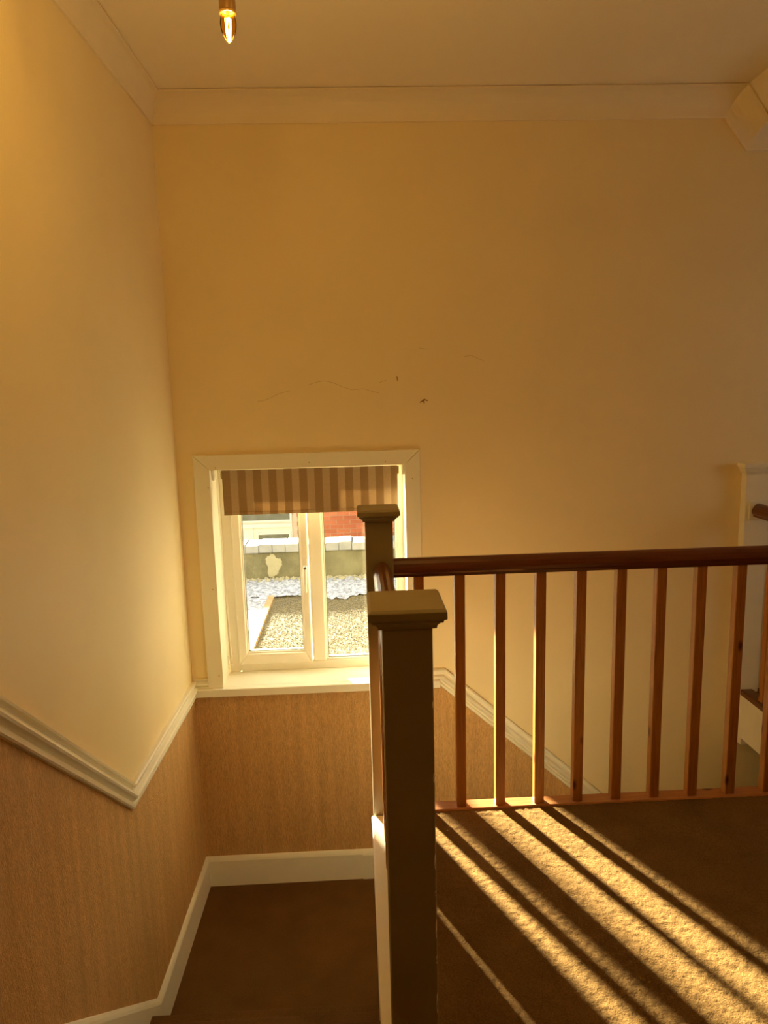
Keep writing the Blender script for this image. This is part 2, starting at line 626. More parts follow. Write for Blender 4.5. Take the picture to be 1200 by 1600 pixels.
b = MB()
b.sweep([(xl(YB) - 0.01, ZC), (SLX0, ZC), (SLX1, ZC - SLDZ), (XRW, ZC - SLDZ)], cove_profile(0.106, 0.103), P_BACK(0.0))
struct(b.build('trim_coving_back', 'cove'), 'ceiling coving along the back wall')
b = MB()
b.sweep([(YF, ZC), (YB + 0.01, ZC)], cove_profile(0.066, 0.103), P_LEFT(0.0))
struct(b.build('trim_coving_left', 'cove'), 'ceiling coving along the left wall')

# hairline cracks, chip and scuffs in the plaster (parts of the wall)


def back_crack(pts, w=0.0011):
    MB().tube([(x, YB, z) for x, z in pts], w, 5).build('plaster_crack', 'crack', wall_back)


def wiggle(p, q, n, a):
    out = []
    for k in range(n + 1):
        t = k / n
        out.append((p[0] + (q[0] - p[0]) * t + random.uniform(-a, a) * 0.4, p[1] + (q[1] - p[1]) * t + (random.uniform(-a, a) if 0 < k < n else 0)))
    return out


def at_back(u, v):      # used to place marks on the wall at their measured spots
    a, c, e = (u - 600) / FPX, -(v - 800) / FPX, 1.0
    d = a * _r2 + c * _u2 + e * _f
    t = YB / d.y
    return (d.x * t, CAM_H + d.z * t)


for pts in ([(402, 627), (412, 626), (424, 621), (436, 615), (455, 610)], [(480, 602), (495, 597), (508, 595), (520, 598), (535, 604), (550, 609), (568, 607), (580, 611), (592, 614)],
            [(592, 598), (604, 594)], [(655, 544), (670, 546)], [(725, 557), (736, 555), (745, 559), (756, 564)]):
    back_crack([at_back(*p) for p in pts], 0.0008)
b = MB()
for (u0, v0, u1, v1, r) in ((656, 629, 664, 624, 0.0042), (663, 624, 668, 626, 0.003), (661, 624, 663, 630, 0.003)):
    p, q = at_back(u0, v0), at_back(u1, v1)
    b.tube([(p[0], YB, p[1]), (q[0], YB, q[1])], [r * 0.5, r], 6)
b.build('plaster_chip', 'chip', wall_back)
p, q = at_back(620, 588), at_back(621, 595)
MB().tube([(p[0], YB, p[1]), (q[0], YB, q[1])], 0.002, 6).build('plaster_chip', 'chip', wall_back)

# ------------------------------------------------------------------ the stair window
window = bpy.data.objects.new('window_1', None)
COL.objects.link(window)
window.location = (-0.23, YB, 0.1)
struct(window, 'white framed stair window of an opening left light and a fixed right light')
A0, A1, AT = -0.690, 0.233, 1.198                       # inner faces of the lining
# lining boards of the reveal
MB().box(A0 - 0.012, A0, YB - 0.018, 3.602, 0.117, AT + 0.012).build('reveal_lining', 'trim', window, 0.0015)
MB().box(A1, A1 + 0.012, YB - 0.018, 3.602, 0.117, AT + 0.012).build('reveal_lining', 'trim', window, 0.0015)
MB().box(A0 - 0.0, A1 + 0.0, YB - 0.018, 3.602, AT, AT + 0.012).build('reveal_lining', 'trim', window, 0.0015)
# flat mitred casing
O0, O1, OT = -0.765, 0.305, 1.268
g = 0.0009
fy = lambda p, q, t: (p, YB - t, q)
MB().prism([(O0, 0.117), (A0 + 0.001, 0.117), (A0 + 0.001, AT - 0.001 - g), (O0, OT - g)], fy, -0.003, 0.020).build('casing', 'trim', window, 0.002)
MB().prism([(O1, 0.117), (A1 - 0.001, 0.117), (A1 - 0.001, AT - 0.001 - g), (O1, OT - g)], fy, -0.003, 0.020).build('casing', 'trim', window, 0.002)
MB().prism([(O0 + g, OT), (A0 + 0.001 + g, AT - 0.001), (A1 - 0.001 - g, AT - 0.001), (O1 - g, OT)], fy, -0.003, 0.020).build('casing', 'trim', window, 0.002)
for (x, z) in ((-0.70, 1.115), (-0.71, 0.62), (-0.708, 0.18), (0.268, 1.13), (0.262, 0.70), (-0.66, 1.209), (-0.22, 1.222), (0.14, 1.214)):
    b = MB()
    b.add([(x + 0.0035 * math.cos(a * math.pi / 4), YB - 0.0206, z + 0.0035 * math.sin(a * math.pi / 4)) for a in range(8)] + [(x, YB - 0.0185, z)],
          [(k, (k + 1) % 8, 8) for k in range(8)] + [tuple(range(8))])
    b.build('nail_hole', 'crack', window)
# sill board
MB().box(-0.836, 0.385, YB - 0.042, YB + 0.002, 0.077, 0.117).add(
    [(x, y, z) for x in (A0 - 0.01, A1 + 0.01) for y in (YB, 3.605) for z in (0.085, 0.117)],
    [(0, 1, 3, 2), (4, 6, 7, 5), (0, 4, 5, 1), (2, 3, 7, 6), (0, 2, 6, 4), (1, 5, 7, 3)]).build('sill_board', 'gloss_sill', window, 0.0035)
# frame
FY0, FY1 = 3.600, 3.668
b = MB()
b.box(A0, -0.632, FY0, FY1, 0.115, AT)
b.box(0.198, A1, FY0, FY1, 0.115, AT)
b.box(-0.632, 0.198, FY0, FY1, 0.115, 0.160)
b.box(-0.632, 0.198, FY0, FY1, 1.150, AT)
fr = b.build('frame', 'upvc', window, 0.006)
MB().box(-0.254, -0.184, FY0 - 0.004, FY1, 0.160, 1.150).build('mullion', 'upvc', window, 0.008)
b = MB()
b.box(-0.184, -0.176, FY0 + 0.006, FY1 - 0.01, 0.160, 1.150)
b.box(0.190, 0.198, FY0 + 0.006, FY1 - 0.01, 0.160, 1.150)
b.box(-0.184, 0.198, FY0 + 0.006, FY1 - 0.01, 0.160, 0.169)
b.box(-0.184, 0.198, FY0 + 0.006, FY1 - 0.01, 1.141, 1.150)
b.build('glazing_bead', 'upvc', window, 0.002)
MB().box(-0.176, 0.190, FY0 + 0.026, FY0 + 0.032, 0.169, 1.141).build('pane', 'glass', window)
SY0, SY1 = 3.586, 3.652
sx0, sx1, sz0, sz1 = -0.640, -0.260, 0.156, 1.152
gx0, gx1, gz0, gz1 = -0.596, -0.294, 0.214, 1.098
ring = lambda b, y0, y1, X0, X1, Z0, Z1, x0, x1, z0, z1: (b.prism([(X0, Z0), (X1, Z0), (x1, z0), (x0, z0)], lambda p, q, t: (p, t, q), y0, y1),
                                                         b.prism([(X0, Z1), (X1, Z1), (x1, z1), (x0, z1)], lambda p, q, t: (p, t, q), y0, y1),
                                                         b.prism([(X0, Z0), (X0, Z1), (x0, z1), (x0, z0)], lambda p, q, t: (p, t, q), y0, y1),
                                                         b.prism([(X1, Z0), (X1, Z1), (x1, z1), (x1, z0)], lambda p, q, t: (p, t, q), y0, y1))
b = MB()
ring(b, SY0, SY1, sx0, sx1, sz0, sz1, gx0, gx1, gz0, gz1)
sash = b.build('sash', 'upvc', window, 0.005)
b = MB()
ring(b, SY0 + 0.012, SY1 - 0.01, gx0 - 0.002, gx1 + 0.002, gz0 - 0.002, gz1 + 0.002, gx0 + 0.008, gx1 - 0.008, gz0 + 0.008, gz1 - 0.008)
b.build('glazing_bead', 'upvc', sash, 0.002)
M['gasket'] = plain('grey_green_gasket', (0.13, 0.15, 0.09), (0.17, 0.19, 0.12), 30, 0.6)
b = MB()
ring(b, SY0 + 0.024, SY0 + 0.030, gx0 + 0.004, gx1 - 0.004, gz0 + 0.004, gz1 - 0.004, gx0 + 0.0115, gx1 - 0.0115, gz0 + 0.0115, gz1 - 0.0115)
b.build('gasket', 'gasket', sash)
b = MB()
ring(b, FY0 + 0.022, FY0 + 0.026, -0.18, 0.194, 0.165, 1.145, -0.1725, 0.1865, 0.1735, 1.137)
b.build('gasket', 'gasket', window)
MB().box(gx0 + 0.006, gx1 - 0.006, SY0 + 0.031, SY0 + 0.037, gz0 + 0.006, gz1 - 0.006).build('pane', 'glass', sash)
# casement handle: a base plate with lever hanging down
b = MB()
b.box(-0.282, -0.266, SY0 - 0.010, SY0, 0.655, 0.715)
b.lathe([(0.0, SY0 - 0.03), (0.0, SY0 - 0.03)], 0, 0, 4)
b.tube([(-0.274, SY0 - 0.004, 0.672), (-0.274, SY0 - 0.030, 0.672)], 0.0085, 12)
b.tube([(-0.274, SY0 - 0.028, 0.678), (-0.274, SY0 - 0.034, 0.650), (-0.275, SY0 - 0.036, 0.60), (-0.276, SY0 - 0.034, 0.545)], [0.009, 0.0085, 0.007, 0.006], 10)
b.build('handle', 'upvc', sash, 0.001)
MB().tube([(-0.274, SY0 - 0.0305, 0.672), (-0.274, SY0 - 0.042, 0.672)], 0.007, 12).build('handle_lock', 'chrome', sash)
# chain cleat on the left reveal
b = MB()
b.box(A0, A0 + 0.006, 3.545, 3.565, 0.155, 0.225)
b.tube([(A0 + 0.004, 3.555, 0.205), (A0 + 0.022, 3.555, 0.205), (A0 + 0.022, 3.555, 0.222)], 0.0035, 8)
b.tube([(A0 + 0.004, 3.555, 0.175), (A0 + 0.022, 3.555, 0.175), (A0 + 0.022, 3.555, 0.158)], 0.0035, 8)
b.build('chain_cleat', 'upvc', window)

# second window, on the right wall out of shot
w2 = bpy.data.objects.new('window_2', None)
COL.objects.link(w2)
w2.location = (XRW, 2.3, RW[2])
struct(w2, 'white framed landing window on the right wall')
b = MB()
xs = XRW + 0.12
b.box(xs, xs + 0.06, RW[0], RW[0] + 0.06, RW[2], RW[3])
b.box(xs, xs + 0.06, RW[1] - 0.06, RW[1], RW[2], RW[3])
b.box(xs, xs + 0.06, RW[0] + 0.06, RW[1] - 0.06, RW[2], RW[2] + 0.06)
b.box(xs, xs + 0.06, RW[0] + 0.06, RW[1] - 0.06, RW[3] - 0.06, RW[3])
b.box(xs, xs + 0.06, 2.27, 2.33, RW[2] + 0.06, RW[3] - 0.06)
b.build('frame', 'upvc', w2, 0.004)
MB().box(xs + 0.027, xs + 0.033, RW[0] + 0.06, 2.27, RW[2] + 0.06, RW[3] - 0.06).build('pane', 'glass', w2)
MB().box(xs + 0.027, xs + 0.033, 2.33, RW[1] - 0.06, RW[2] + 0.06, RW[3] - 0.06).build('pane', 'glass', w2)
MB().box(XRW - 0.03, xs, RW[0] - 0.04, RW[1] + 0.04, RW[2] - 0.03, RW[2]).build('sill_board', 'trim', w2, 0.003)

# ------------------------------------------------------------------ stairs


def flight(root, noses, w0, w1, mapf, going, mat, depth=0.30):
    for (a, z) in noses:
        prof = [(a - 0.022, z - depth), (a - 0.022, z - 0.045), (a - 0.006, z - 0.040), (a + 0.001, z - 0.030), (a + 0.003, z - 0.018), (a, z - 0.007), (a - 0.008, z - 0.001),
                (a - 0.016, z), (a - going - 0.022, z), (a - going - 0.022, z - depth)]
        MB().prism(prof, mapf, w0, w1).build('step', mat, root, smooth=False)


st = thing('staircase', (-0.4, 1.9, ZH), 'brown carpeted upper flight of stairs dropping to the half landing', 'stairs')
R1 = -ZH / 5
GO = 0.235
flight(st, [(2.42 - GO * k, ZH + R1 * (k + 1)) for k in range(4)], -0.850, 0.020, lambda p, q, t: (t, p, q), GO, 'stair_carpet')
MB().prism([(1.458, -0.25), (1.458, -0.045), (1.474, -0.04), (1.482, -0.03), (1.484, -0.018), (1.48, -0.007), (1.470, -0.001), (1.46, 0), (1.20, 0), (1.20, -0.25)],
           lambda p, q, t: (t, p, q), -0.850, 0.020).build('step', 'stair_carpet', st)
b = MB()
b.prism([(1.40, -0.30), (1.40, -0.14), (2.412, -0.14), (2.412, ZH - 0.1), (2.10, ZH - 0.1)], lambda p, q, t: (t, p, q), 0.022, 0.058)
b.build('side_string', 'trim', st)
st2 = thing('staircase', (1.0, 2.95, ZG), 'lower flight of stairs descending along the back wall behind the balusters', 'stairs')
flight(st2, [(0.10 + 0.225 * (k + 1), ZH - 0.2 * (k + 1)) for k in range(8)], YN + 0.012, YB - 0.026, lambda p, q, t: (p, t, q), 0.225, 'stair_carpet')

# ------------------------------------------------------------------ newel posts
NW = 0.0475


def cap(mb, cx, cy, zt, hw=0.073, y_off=0.0):
    prof = [(hw - 0.006, zt), (hw, zt - 0.005), (hw, zt - 0.019), (hw - 0.006, zt - 0.022), (hw - 0.006, zt - 0.026), (hw - 0.012, zt - 0.029), (hw - 0.017, zt - 0.035),
            (hw - 0.018, zt - 0.041), (hw - 0.0215, zt - 0.041)]
    vs = []
    for r, z in prof:
        vs += [(cx - r, cy - r, z), (cx + r, cy - r, z), (cx + r, cy + r, z), (cx - r, cy + r, z)]
    fs = [(0, 1, 2, 3)]
    for i in range(len(prof) - 1):
        for k in range(4):
            q = (k + 1) % 4
            fs.append((4 * i + k, 4 * i + q, 4 * i + 4 + q, 4 * i + 4 + k))
    n = 4 * (len(prof) - 1)
    fs.append((n + 3, n + 2, n + 1, n))
    mb.add(vs, fs)


def newel(cx, cy, z0, zt, label):
    t = thing('newel_post', (cx, cy, z0), label, 'newel post', 'painted newel posts of the landing')
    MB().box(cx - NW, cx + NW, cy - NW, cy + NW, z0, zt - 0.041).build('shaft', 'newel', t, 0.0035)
    b = MB()
    cap(b, cx, cy, zt)
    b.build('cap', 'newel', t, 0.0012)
    return t


YNN = 1.285 + NW        # near newel centre
YFN = 2.4164 + NW       # far newel centre
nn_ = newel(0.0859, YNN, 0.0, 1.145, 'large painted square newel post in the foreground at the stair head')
for zc, hh in ((0.80, 0.010), (0.62, 0.018), (0.55, 0.006), (0.47, 0.022), (0.40, 0.009), (0.30, 0.026), (0.22, 0.012), (0.12, 0.02), (0.95, 0.007)):
    cx, cy = 0.0859 + NW, YNN - NW
    w = random.uniform(0.0022, 0.0036)
    MB().prism([(-w, -hh * 0.4), (-w * 0.2, -hh), (w * 0.6, -hh * 0.7), (w, hh * 0.1), (w * 0.4, hh), (-w * 0.7, hh * 0.6)],
               lambda p, q, t: (cx - 0.0016 + (p if p < 0 else 0) + t * 0.7, cy + 0.0008 + (p if p > 0 else 0) - t * 0.7, zc + q), -0.002, 0.0012).build('paint_chip', 'trim', nn_)
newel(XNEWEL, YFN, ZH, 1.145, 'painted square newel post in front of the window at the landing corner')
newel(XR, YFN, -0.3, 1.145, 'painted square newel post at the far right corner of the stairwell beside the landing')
# half newel fixed to the back wall on the right
hn = thing('half_newel', (XR, YB, 0.0), 'cream half newel fixed to the back wall where the right handrail ends', 'newel post')
MB().box(1.880, 2.000, YB - 0.05, YB - 0.0005, -0.010, 1.125).build('shaft', 'trim', hn, 0.003)
b = MB()
for (o, z0, z1) in ((0.006, 1.105, 1.114), (0.012, 1.114, 1.126), (0.018, 1.126, 1.136), (0.024, 1.136, 1.158)):
    b.box(1.880 - o, 2.000 + o, YB - 0.05 - o, YB - 0.0005, z0, z1)
b.build('cap', 'trim', hn, 0.003)

# ------------------------------------------------------------------ balustrades
HZ0, HZ1 = 0.897, 0.962
RAIL = [(-0.022, 0.0), (0.022, 0.0), (0.024, 0.010), (0.030, 0.017), (0.032, 0.028), (0.029, 0.038), (0.024, 0.048), (0.015, 0.058), (0.005, 0.064), (-0.005, 0.064),
        (-0.015, 0.058), (-0.024, 0.048), (-0.029, 0.038), (-0.032, 0.028), (-0.030, 0.017), (-0.024, 0.010)]
BH = 0.018
bal_proto = None


def baluster(x, y, parent):
    global bal_proto
    if bal_proto is None:
        bal_proto = MB().box(-BH, BH, -BH, BH, 0.0, HZ0 + 0.004 - 0.006).build('baluster', 'pine_z', None, 0.003)
        bal_proto.parent = parent
        bal_proto.location = Vector((x, y, 0.006)) - world_loc(parent)
        return bal_proto
    return share(bal_proto, 'baluster', (x, y, 0.006), parent)


def balustrade(a, c, along, spots, label, z_base=0.0):
    """a, c: ends; along 'x' or 'y'"""
    mid = ((a[0] + c[0]) / 2, (a[1] + c[1]) / 2, z_base)
    t = thing('balustrade', mid, label, 'balustrade', 'wooden balustrades round the stairwell')
    L = ((c[0] - a[0]) ** 2 + (c[1] - a[1]) ** 2) ** 0.5 / 2
    fn = (lambda p, q, k: (k, p, q)) if along == 'x' else (lambda p, q, k: (p, k, q))
    h = MB().prism(RAIL, fn, -L, L).build('handrail', 'mahogany_' + along, None)
    r = MB().prism([(-0.031, -0.02), (0.031, -0.02), (0.031, 0.004), (0.027, 0.008), (-0.027, 0.008), (-0.031, 0.004)], fn, -L, L).build('base_rail', 'pine_x' if along == 'x' else 'mahogany_y', None, 0.001)
    for o, z in ((h, HZ0), (r, 0.0)):
        o.parent = t
        o.location = (0, 0, z - z_base)
    for (x, y) in spots:
        baluster(x, y, t)
    return t


balustrade((XNEWEL + NW, YN), (XR - NW, YN), 'x', [(0.353 + 0.1454 * i, YN) for i in range(-1, 11)],
           'long pine balustrade with dark handrail running right from the window newel')
balustrade((0.079, YNN + NW), (0.079, YFN - NW), 'y', [(0.074, 2.27 - 0.1454 * i) for i in range(6)],
           'short pine balustrade between the two painted newels beside the stairs')
balustrade((XR, YFN + NW), (XR, YB - 0.052), 'y', [(XR, 3.21 - 0.155 * i) for i in range(5)],
           'pine balustrade at the right edge meeting the half newel on the back wall')
MB().box(1.896, 1.984, YB - 0.0595, YB - 0.0505, 0.880, 0.975).build('rail_plate', 'trim', hn, 0.004)

# ------------------------------------------------------------------ roller blind
bl = thing('roller_blind', (-0.23, YB + 0.035, 1.17), 'beige and brown striped roller blind pulled down over the top of the window', 'blind')
BY = YB + 0.032
fab = MB().box(-0.642, 0.199, BY, BY + 0.0012, 0.985, 1.190).build('fabric', 'blind', bl, origin=(-0.642, BY, 1.0))
MB().box(-0.642, 0.199, BY - 0.003, BY + 0.004, 0.972, 0.987).build('bottom_bar', 'blind', bl, 0.0015, origin=(-0.642, BY, 0.98))
MB().tube([(-0.650, BY + 0.022, 1.165), (0.207, BY + 0.022, 1.165)], 0.020, 16).build('roller', 'blind', bl, smooth=True, origin=(-0.642, BY + 0.022, 1.165))
for x0, x1 in ((A0 + 0.001, A0 + 0.012), (A1 - 0.012, A1 - 0.001)):
    MB().box(x0, x1, BY - 0.004, BY + 0.046, 1.143, 1.194).build('bracket', 'upvc', bl, 0.002)
# bead chain: two strands of beads hanging beside the left reveal
b = MB()
for yy in (BY + 0.004, BY + 0.040):
    b.tube([(A0 + 0.020, yy, 1.15), (A0 + 0.018, yy + 0.035, 0.70), (A0 + 0.020, 3.555, 0.215)], 0.0008, 5)
b.build('bead_cord', 'bead', bl)
b = MB()
oct_v = [(1, 0, 0), (-1, 0, 0), (0, 1, 0), (0, -1, 0), (0, 0, 1), (0, 0, -1)]
oct_f = [(0, 2, 4), (2, 1, 4), (1, 3, 4), (3, 0, 4), (2, 0, 5), (1, 2, 5), (3, 1, 5), (0, 3, 5)]
for yy in (BY + 0.004, BY + 0.040):
    for k in range(110):
        t = k / 109
        z = 1.15 + (0.215 - 1.15) * t
        y = yy + (0.035 * min(1, t / 0.48)) + (max(0, t - 0.48) / 0.52) * (3.555 - yy - 0.035)
        c = Vector((A0 + 0.019, y, z))
        b.add([c + 0.0026 * Vector(o) for o in oct_v], oct_f)
bc = b.build('bead_chain', 'bead', bl, smooth=True)
bc['kind'] = 'stuff'

# ------------------------------------------------------------------ hanging lamp
BX, BYY = -0.2705, 1.90
ZB0, ZB1 = 2.374, 2.440
LCX, LCY, ARM_R, ZARM = -0.070, 1.600, 0.361, 2.600
lamp = thing('ceiling_lamp', (LCX, LCY, ZCEIL), 'bronze ceiling lamp with a lit amber candle bulb hanging at the top of the picture', 'lamp')
MB().lathe([(0.0, ZCEIL - 0.03), (0.025, ZCEIL - 0.028), (0.045, ZCEIL - 0.012), (0.05, ZCEIL), (0.0, ZCEIL)], LCX, LCY, 28).build('ceiling_rose', 'dark_metal', lamp, smooth=True)
MB().lathe([(0.0, ZARM - 0.03), (0.02, ZARM - 0.02), (0.026, ZARM), (0.02, ZARM + 0.02), (0.007, ZARM + 0.03), (0.007, ZCEIL - 0.02), (0.0, ZCEIL - 0.02)], LCX, LCY, 20).build('stem', 'dark_metal', lamp, smooth=True)
prof = []
for k in range(19):
    t = k / 18
    z = ZB1 + 0.003 - t * (ZB1 + 0.003 - ZB0)
    r = 0.0135 + 0.0060 * math.sin(min(1, t / 0.36) * math.pi / 2) if t < 0.36 else 0.0195 * math.cos((t - 0.36) / 0.64 * math.pi / 2) ** 0.72
    prof.append((max(r, 0.0002), z))
for arm in range(3):  # only the first bulb hangs in view; the others are added to spread light
    a = math.radians(123.76 + 120 * arm)
    bx, by = LCX + ARM_R * math.cos(a), LCY + ARM_R * math.sin(a)
    MB().tube([(LCX + 0.02 * math.cos(a), LCY + 0.02 * math.sin(a), ZARM), (LCX + 0.7 * ARM_R * math.cos(a), LCY + 0.7 * ARM_R * math.sin(a), ZARM + 0.015),
               (LCX + 0.93 * ARM_R * math.cos(a), LCY + 0.93 * ARM_R * math.sin(a), ZARM + 0.005), (bx, by, ZARM - 0.025), (bx, by, ZB1 + 0.10)], 0.006, 8).build('arm', 'dark_metal', lamp, smooth=True)
    MB().lathe([(0.0, ZB1 + 0.004), (0.0150, ZB1 + 0.004), (0.0185, ZB1), (0.0195, ZB1 + 0.002), (0.0195, ZB1 + 0.105), (0.012, ZB1 + 0.112), (0.0, ZB1 + 0.112)], bx, by, 28).build('holder', 'dark_metal', lamp, smooth=True)
    MB().lathe([(0.0140, ZB1 + 0.001), (0.0200, ZB1 - 0.0025), (0.0215, ZB1), (0.0205, ZB1 + 0.004), (0.0140, ZB1 + 0.004), (0.0140, ZB1 + 0.001)], bx, by, 28).build('collar', 'brass', lamp, smooth=True)
    bulb = MB().lathe(prof, bx, by, 28).build('bulb', 'bulb_glass', lamp, smooth=True)
    MB().lathe([(0.0, ZB1 - 0.012), (0.003, ZB1 - 0.010), (0.004, ZB1 + 0.002), (0.0, ZB1 + 0.002)], bx, by, 12).build('glass_stem', 'brass', bulb, smooth=True)
    for k in range(4):
        c = k * math.pi / 2 + 0.5
        MB().tube([(bx + 0.006 * math.cos(c), by + 0.006 * math.sin(c), ZB1 - 0.011), (bx + 0.0065 * math.cos(c + 0.5), by + 0.0065 * math.sin(c + 0.5), ZB1 - 0.032),
                   (bx + 0.0018 * math.cos(c + 1.0), by + 0.0018 * math.sin(c + 1.0), ZB0 + 0.008)], 0.0024, 6).build('filament', 'filament', bulb)
    lb = bpy.data.lights.new('bulb_light', 'POINT')
    lb.energy = BULB_W
    lb.color = BULB_COLOR
    lb.shadow_soft_size = 0.014
    lbo = bpy.data.objects.new('bulb_light', lb)
    COL.objects.link(lbo)
    lbo.parent = lamp
    lbo.location = Vector((bx, by, ZB1 - 0.03)) - Vector(lamp.location)

# ------------------------------------------------------------------ outside: flat roof, parapet, brick house
ZR = -0.30
M['roof_felt'] = plain('roof_felt', (0.125, 0.108, 0.064), (0.15, 0.13, 0.078), 5, 0.9, 60, 0.4, 0.01)
M['stone_chip'] = plain('stone_chippings', (0.128, 0.112, 0.066), (0.158, 0.138, 0.084), 30, 0.85)
M['batten'] = plain('tan_batten', (0.30, 0.19, 0.085), (0.38, 0.25, 0.12), 12, 0.7, 60, 0.2, 0.003)
M['render'] = plain('old_render', (0.075, 0.070, 0.037), (0.135, 0.128, 0.074), 5, 0.95, 22, 0.5, 0.02)
M['coping'] = plain('lead_coping', (0.13, 0.14, 0.147), (0.20, 0.21, 0.218), 6, 0.6, 20, 0.2, 0.01)
M['patch'] = plain('bare_render_patch', (0.21, 0.20, 0.13), (0.26, 0.245, 0.17), 10, 0.95, 40, 0.4, 0.01)
M['mortar'] = plain('mortar', (0.48, 0.36, 0.26), (0.56, 0.43, 0.32), 20, 0.95)
M['dark_pane'] = plain('dark_window_glass', (0.07, 0.075, 0.055), (0.12, 0.125, 0.10), 6, 0.12)
M['house_frame'] = plain('white_house_frame', (0.54, 0.52, 0.43), (0.58, 0.56, 0.46), 8, 0.5)
M['earth'] = plain('distant_ground', (0.22, 0.20, 0.14), (0.32, 0.29, 0.20), 1.5, 0.95)
M['tile'] = plain('roof_tile', (0.20, 0.11, 0.08), (0.28, 0.16, 0.11), 9, 0.9, 20, 0.3, 0.02)
m, nt, bs = material('frost')
v = coords(nt, (1, 1, 1))
nt.links.new(ramp(nt, noise(nt, v, 24, 5, 0.65, 0.8), [(0.40, (0.15, 0.165, 0.20)), (0.58, (0.40, 0.43, 0.49))]), bs.inputs['Base Color'])
bs.inputs['Roughness'].default_value = 0.8
bump(nt, bs, noise(nt, v, 45, 4), 0.5, 0.01)
M['frost'] = m
m, nt, bs = material('red_brick')
info = nd(nt, 'ShaderNodeObjectInfo')
v = coords(nt)
c1 = ramp(nt, info.outputs['Random'], [(0.0, (0.32, 0.085, 0.03)), (0.5, (0.41, 0.12, 0.045)), (1.0, (0.48, 0.17, 0.07))])
c2 = ramp(nt, noise(nt, v, 30, 4), [(0.3, (0.8, 0.8, 0.8)), (0.7, (1.1, 1.1, 1.1))])
nt.links.new(mix(nt, 1.0, c1, c2, 'MULTIPLY'), bs.inputs['Base Color'])
bs.inputs['Roughness'].default_value = 0.9
M['brick'] = m

struct(MB().box(-60, 60, 3.71, 80, -3.3, -3.1).build('floor_outside', 'earth'), 'ground level far below the flat roof')
rf = thing('flat_roof', (0.5, 5.5, ZR), 'flat roof strewn with stone chippings outside the window', 'roof')
MB().box(-3.0, 5.0, 3.705, 7.45, -3.1, ZR - 0.012).build('deck', 'roof_felt', rf)
# loose chippings
n = 42000
px = rng.uniform(-0.80, 1.2, n)
py = 3.72 + (7.08 - 3.72) * rng.uniform(0, 1, n)
rad = rng.uniform(0.004, 0.0085, n)
tmpl = np.array(oct_v, float) * np.array([1, 1, 0.55])
rot = rng.uniform(0, 2 * math.pi, n)
cs, sn = np.cos(rot), np.sin(rot)
jit = rng.uniform(0.7, 1.25, (n, 6, 1))
V = tmpl[None] * jit * rad[:, None, None]
Vx = V[..., 0] * cs[:, None] - V[..., 1] * sn[:, None] + px[:, None]
Vy = V[..., 0] * sn[:, None] + V[..., 1] * cs[:, None] + py[:, None]
Vz = V[..., 2] + (ZR - 0.010 + rad * 0.4)[:, None]
co = np.stack([Vx, Vy, Vz], -1).reshape(-1, 3) - np.array([0.5, 5.5, ZR])
tri = (np.array(oct_f)[None] + (np.arange(n) * 6)[:, None, None]).reshape(-1, 3)
me = bpy.data.meshes.new('stone_chippings')
me.vertices.add(len(co))
me.vertices.foreach_set('co', co.ravel())
me.loops.add(tri.size)
me.loops.foreach_set('vertex_index', tri.ravel())
me.polygons.add(len(tri))
me.polygons.foreach_set('loop_start', np.arange(len(tri)) * 3)
me.update(calc_edges=True)
me.materials.append(M['stone_chip'])
o = bpy.data.objects.new('stone_chippings', me)
COL.objects.link(o)
o.parent = rf
o['kind'] = 'stuff'


# frost lying on the chippings near the parapet and on the strip left of the batten


def frost_sheet(x0, x1, y0, y1, name, zoff):
    nx, ny = max(4, int((x1 - x0) / 0.03)), max(4, int((y1 - y0) / 0.03))
    vs, fs = [], []
    walk = 0.0
    for i in range(nx + 1):
        walk = 0.8 * walk + random.uniform(-0.05, 0.05)
        for j in range(ny + 1):
            e = walk if j == 0 else 0
            vs.append((x0 + (x1 - x0) * i / nx, y0 + (y1 - y0) * j / ny + e, ZR + zoff + random.uniform(-0.012, 0.006)))
    for i in range(nx):
        for j in range(ny):
            a = i * (ny + 1) + j
            fs.append((a, a + ny + 1, a + ny + 2, a + 1))
    o = MB().add(vs, fs).build(name, 'frost', rf, smooth=True)
    o['kind'] = 'stuff'
    return o


frost_sheet(-1.6, 1.8, 6.42, 7.10, 'frost_patch', 0.010)
frost_sheet(-1.7, -0.845, 3.9, 6.42, 'frost_patch', 0.010)
MB().box(-0.845, -0.790, 3.72, 6.45, ZR - 0.012, ZR + 0.018).build('edge_batten', 'batten', rf, 0.003)

pw = thing('parapet_wall', (0.5, 7.25, ZR), 'low rendered parapet wall with moss and pale coping across the flat roof', 'wall')
MB().box(-3.0, 5.0, 7.10, 7.34, ZR - 0.02, -0.015).build('wall_body', 'render', pw, 0.01)
b = MB()
nn = 60
for k in range(nn):
    x0, x1 = -3.0 + 8.0 * k / nn, -3.0 + 8.0 * (k + 1) / nn
    dz = random.uniform(-0.008, 0.008)
    b.box(x0, x1, 7.07 + random.uniform(-0.012, 0.012), 7.38, -0.020, 0.062 + dz)
b.build('coping', 'coping', pw, 0.008)
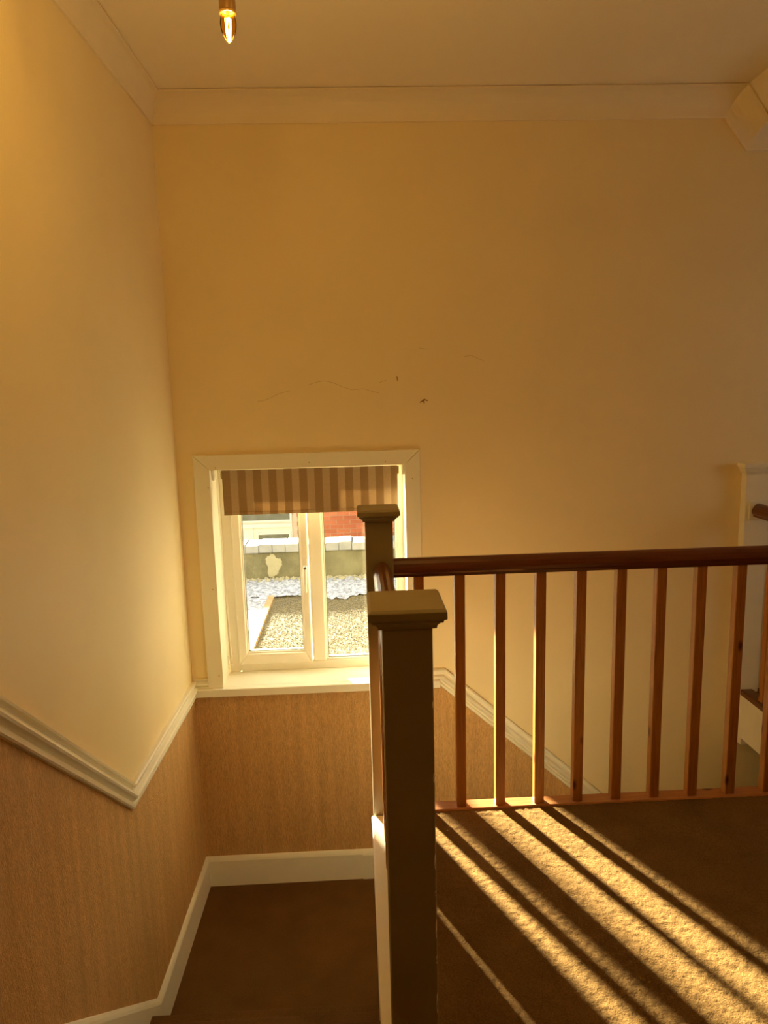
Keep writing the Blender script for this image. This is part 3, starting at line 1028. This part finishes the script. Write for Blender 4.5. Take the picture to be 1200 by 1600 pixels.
# pale patch where the render has come away, and crumbs at the foot
pts = []
for k in range(44):
    a = 2 * math.pi * k / 44
    rr = 1.0 + 0.14 * math.sin(3 * a + 1) + 0.08 * math.sin(5 * a) + random.uniform(-0.10, 0.10)
    pts.append((-0.865 + 0.075 * math.cos(a) * rr, -0.155 + 0.115 * math.sin(a) * min(rr, 1.15)))
MB().prism(pts, lambda p, q, t: (p, 7.10 - t, q), -0.01, 0.006).build('bare_patch', 'patch', pw)
b = MB()
for k in range(260):
    x = random.uniform(-1.4, 1.2)
    r = random.uniform(0.012, 0.034)
    c = Vector((x, 7.09 - abs(random.gauss(0, 0.05)), ZR + 0.008))
    b.add([c + Vector((r * o[0] * random.uniform(0.6, 1.2), r * o[1], r * o[2] * 0.8)) for o in oct_v], oct_f)
cr = b.build('crumbled_render', 'patch', pw)
cr['kind'] = 'stuff'

# brick house across the way
HX0, HY = -2.15, 12.0
house = thing('brick_house', (2.0, HY, -3.1), 'red brick house with white framed window beyond the parapet', 'building')
MB().box(HX0, 7.0, HY + 0.006, HY + 5.0, -3.1, 4.6).build('wall_core', 'mortar', house)
b = MB()
b.prism([(-0.2, 4.55), (5.2, 4.55), (2.5, 6.4)], lambda p, q, t: (t, HY + p, q), HX0 - 0.2, 7.2)
b.build('roof', 'tile', house)
BL_, BHT, J = 0.215, 0.065, 0.010
bp = None
stuff = MB()
wx0, wx1, wz0, wz1 = -2.08, -1.109, -2.6, 0.75           # the white window
nb = 0
for r in range(int(7.6 / (BHT + J))):
    z = -3.05 + r * (BHT + J)
    x = HX0 + (0.0 if r % 2 == 0 else 0.1125)
    while x < 6.8:
        if not (x + BL_ > wx0 - 0.0 and x < wx1 and z + BHT > wz0 and z < wz1):
            near = (-1.2 < x < 1.1) and (-1.3 < z < 0.62)
            if near and nb < 295:
                nb += 1
                if bp is None:
                    bp = MB().box(0, BL_, -0.006, 0.03, 0, BHT).build('brick', 'brick', None)
                    bp.parent = house
                    bp.location = Vector((x, HY, z)) - Vector(house.location)
                else:
                    share(bp, 'brick', (x, HY + random.uniform(-0.002, 0.002), z), house)
            elif z > -2.2:
                stuff.box(x, x + BL_, HY - 0.006, HY + 0.03, z, z + BHT)
        x += BL_ + J
so = stuff.build('brickwork', 'brick', house)
so['kind'] = 'stuff'
hw = MB()
hw.box(wx0, wx1, HY - 0.02, HY + 0.05, wz0, wz1)
win = hw.build('window_panel', 'house_frame', house)
zc_ = [(wx0 + 0.05, wx1 - 0.03, -0.537, 0.66), (-1.682, -1.163, -1.10, -0.780), (wx0 + 0.05, wx1 - 0.05, -2.5, -1.2)]
for (x0, x1, z0, z1) in zc_:
    b = MB()
    ring(b, HY - 0.045, HY - 0.02, x0 - 0.03, x1 + 0.03, z0 - 0.03, z1 + 0.03, x0, x1, z0, z1)
    b.build('pane_frame', 'house_frame', win)
    MB().box(x0, x1, HY - 0.026, HY - 0.021, z0, z1).build('pane', 'dark_pane', win)
b = MB()
b.box(-2.08, -1.109, HY - 0.05, HY - 0.02, -0.66, -0.60)
b.box(-1.80, -1.77, HY - 0.04, HY - 0.02, -1.15, -0.66)
b.build('transom', 'house_frame', win)
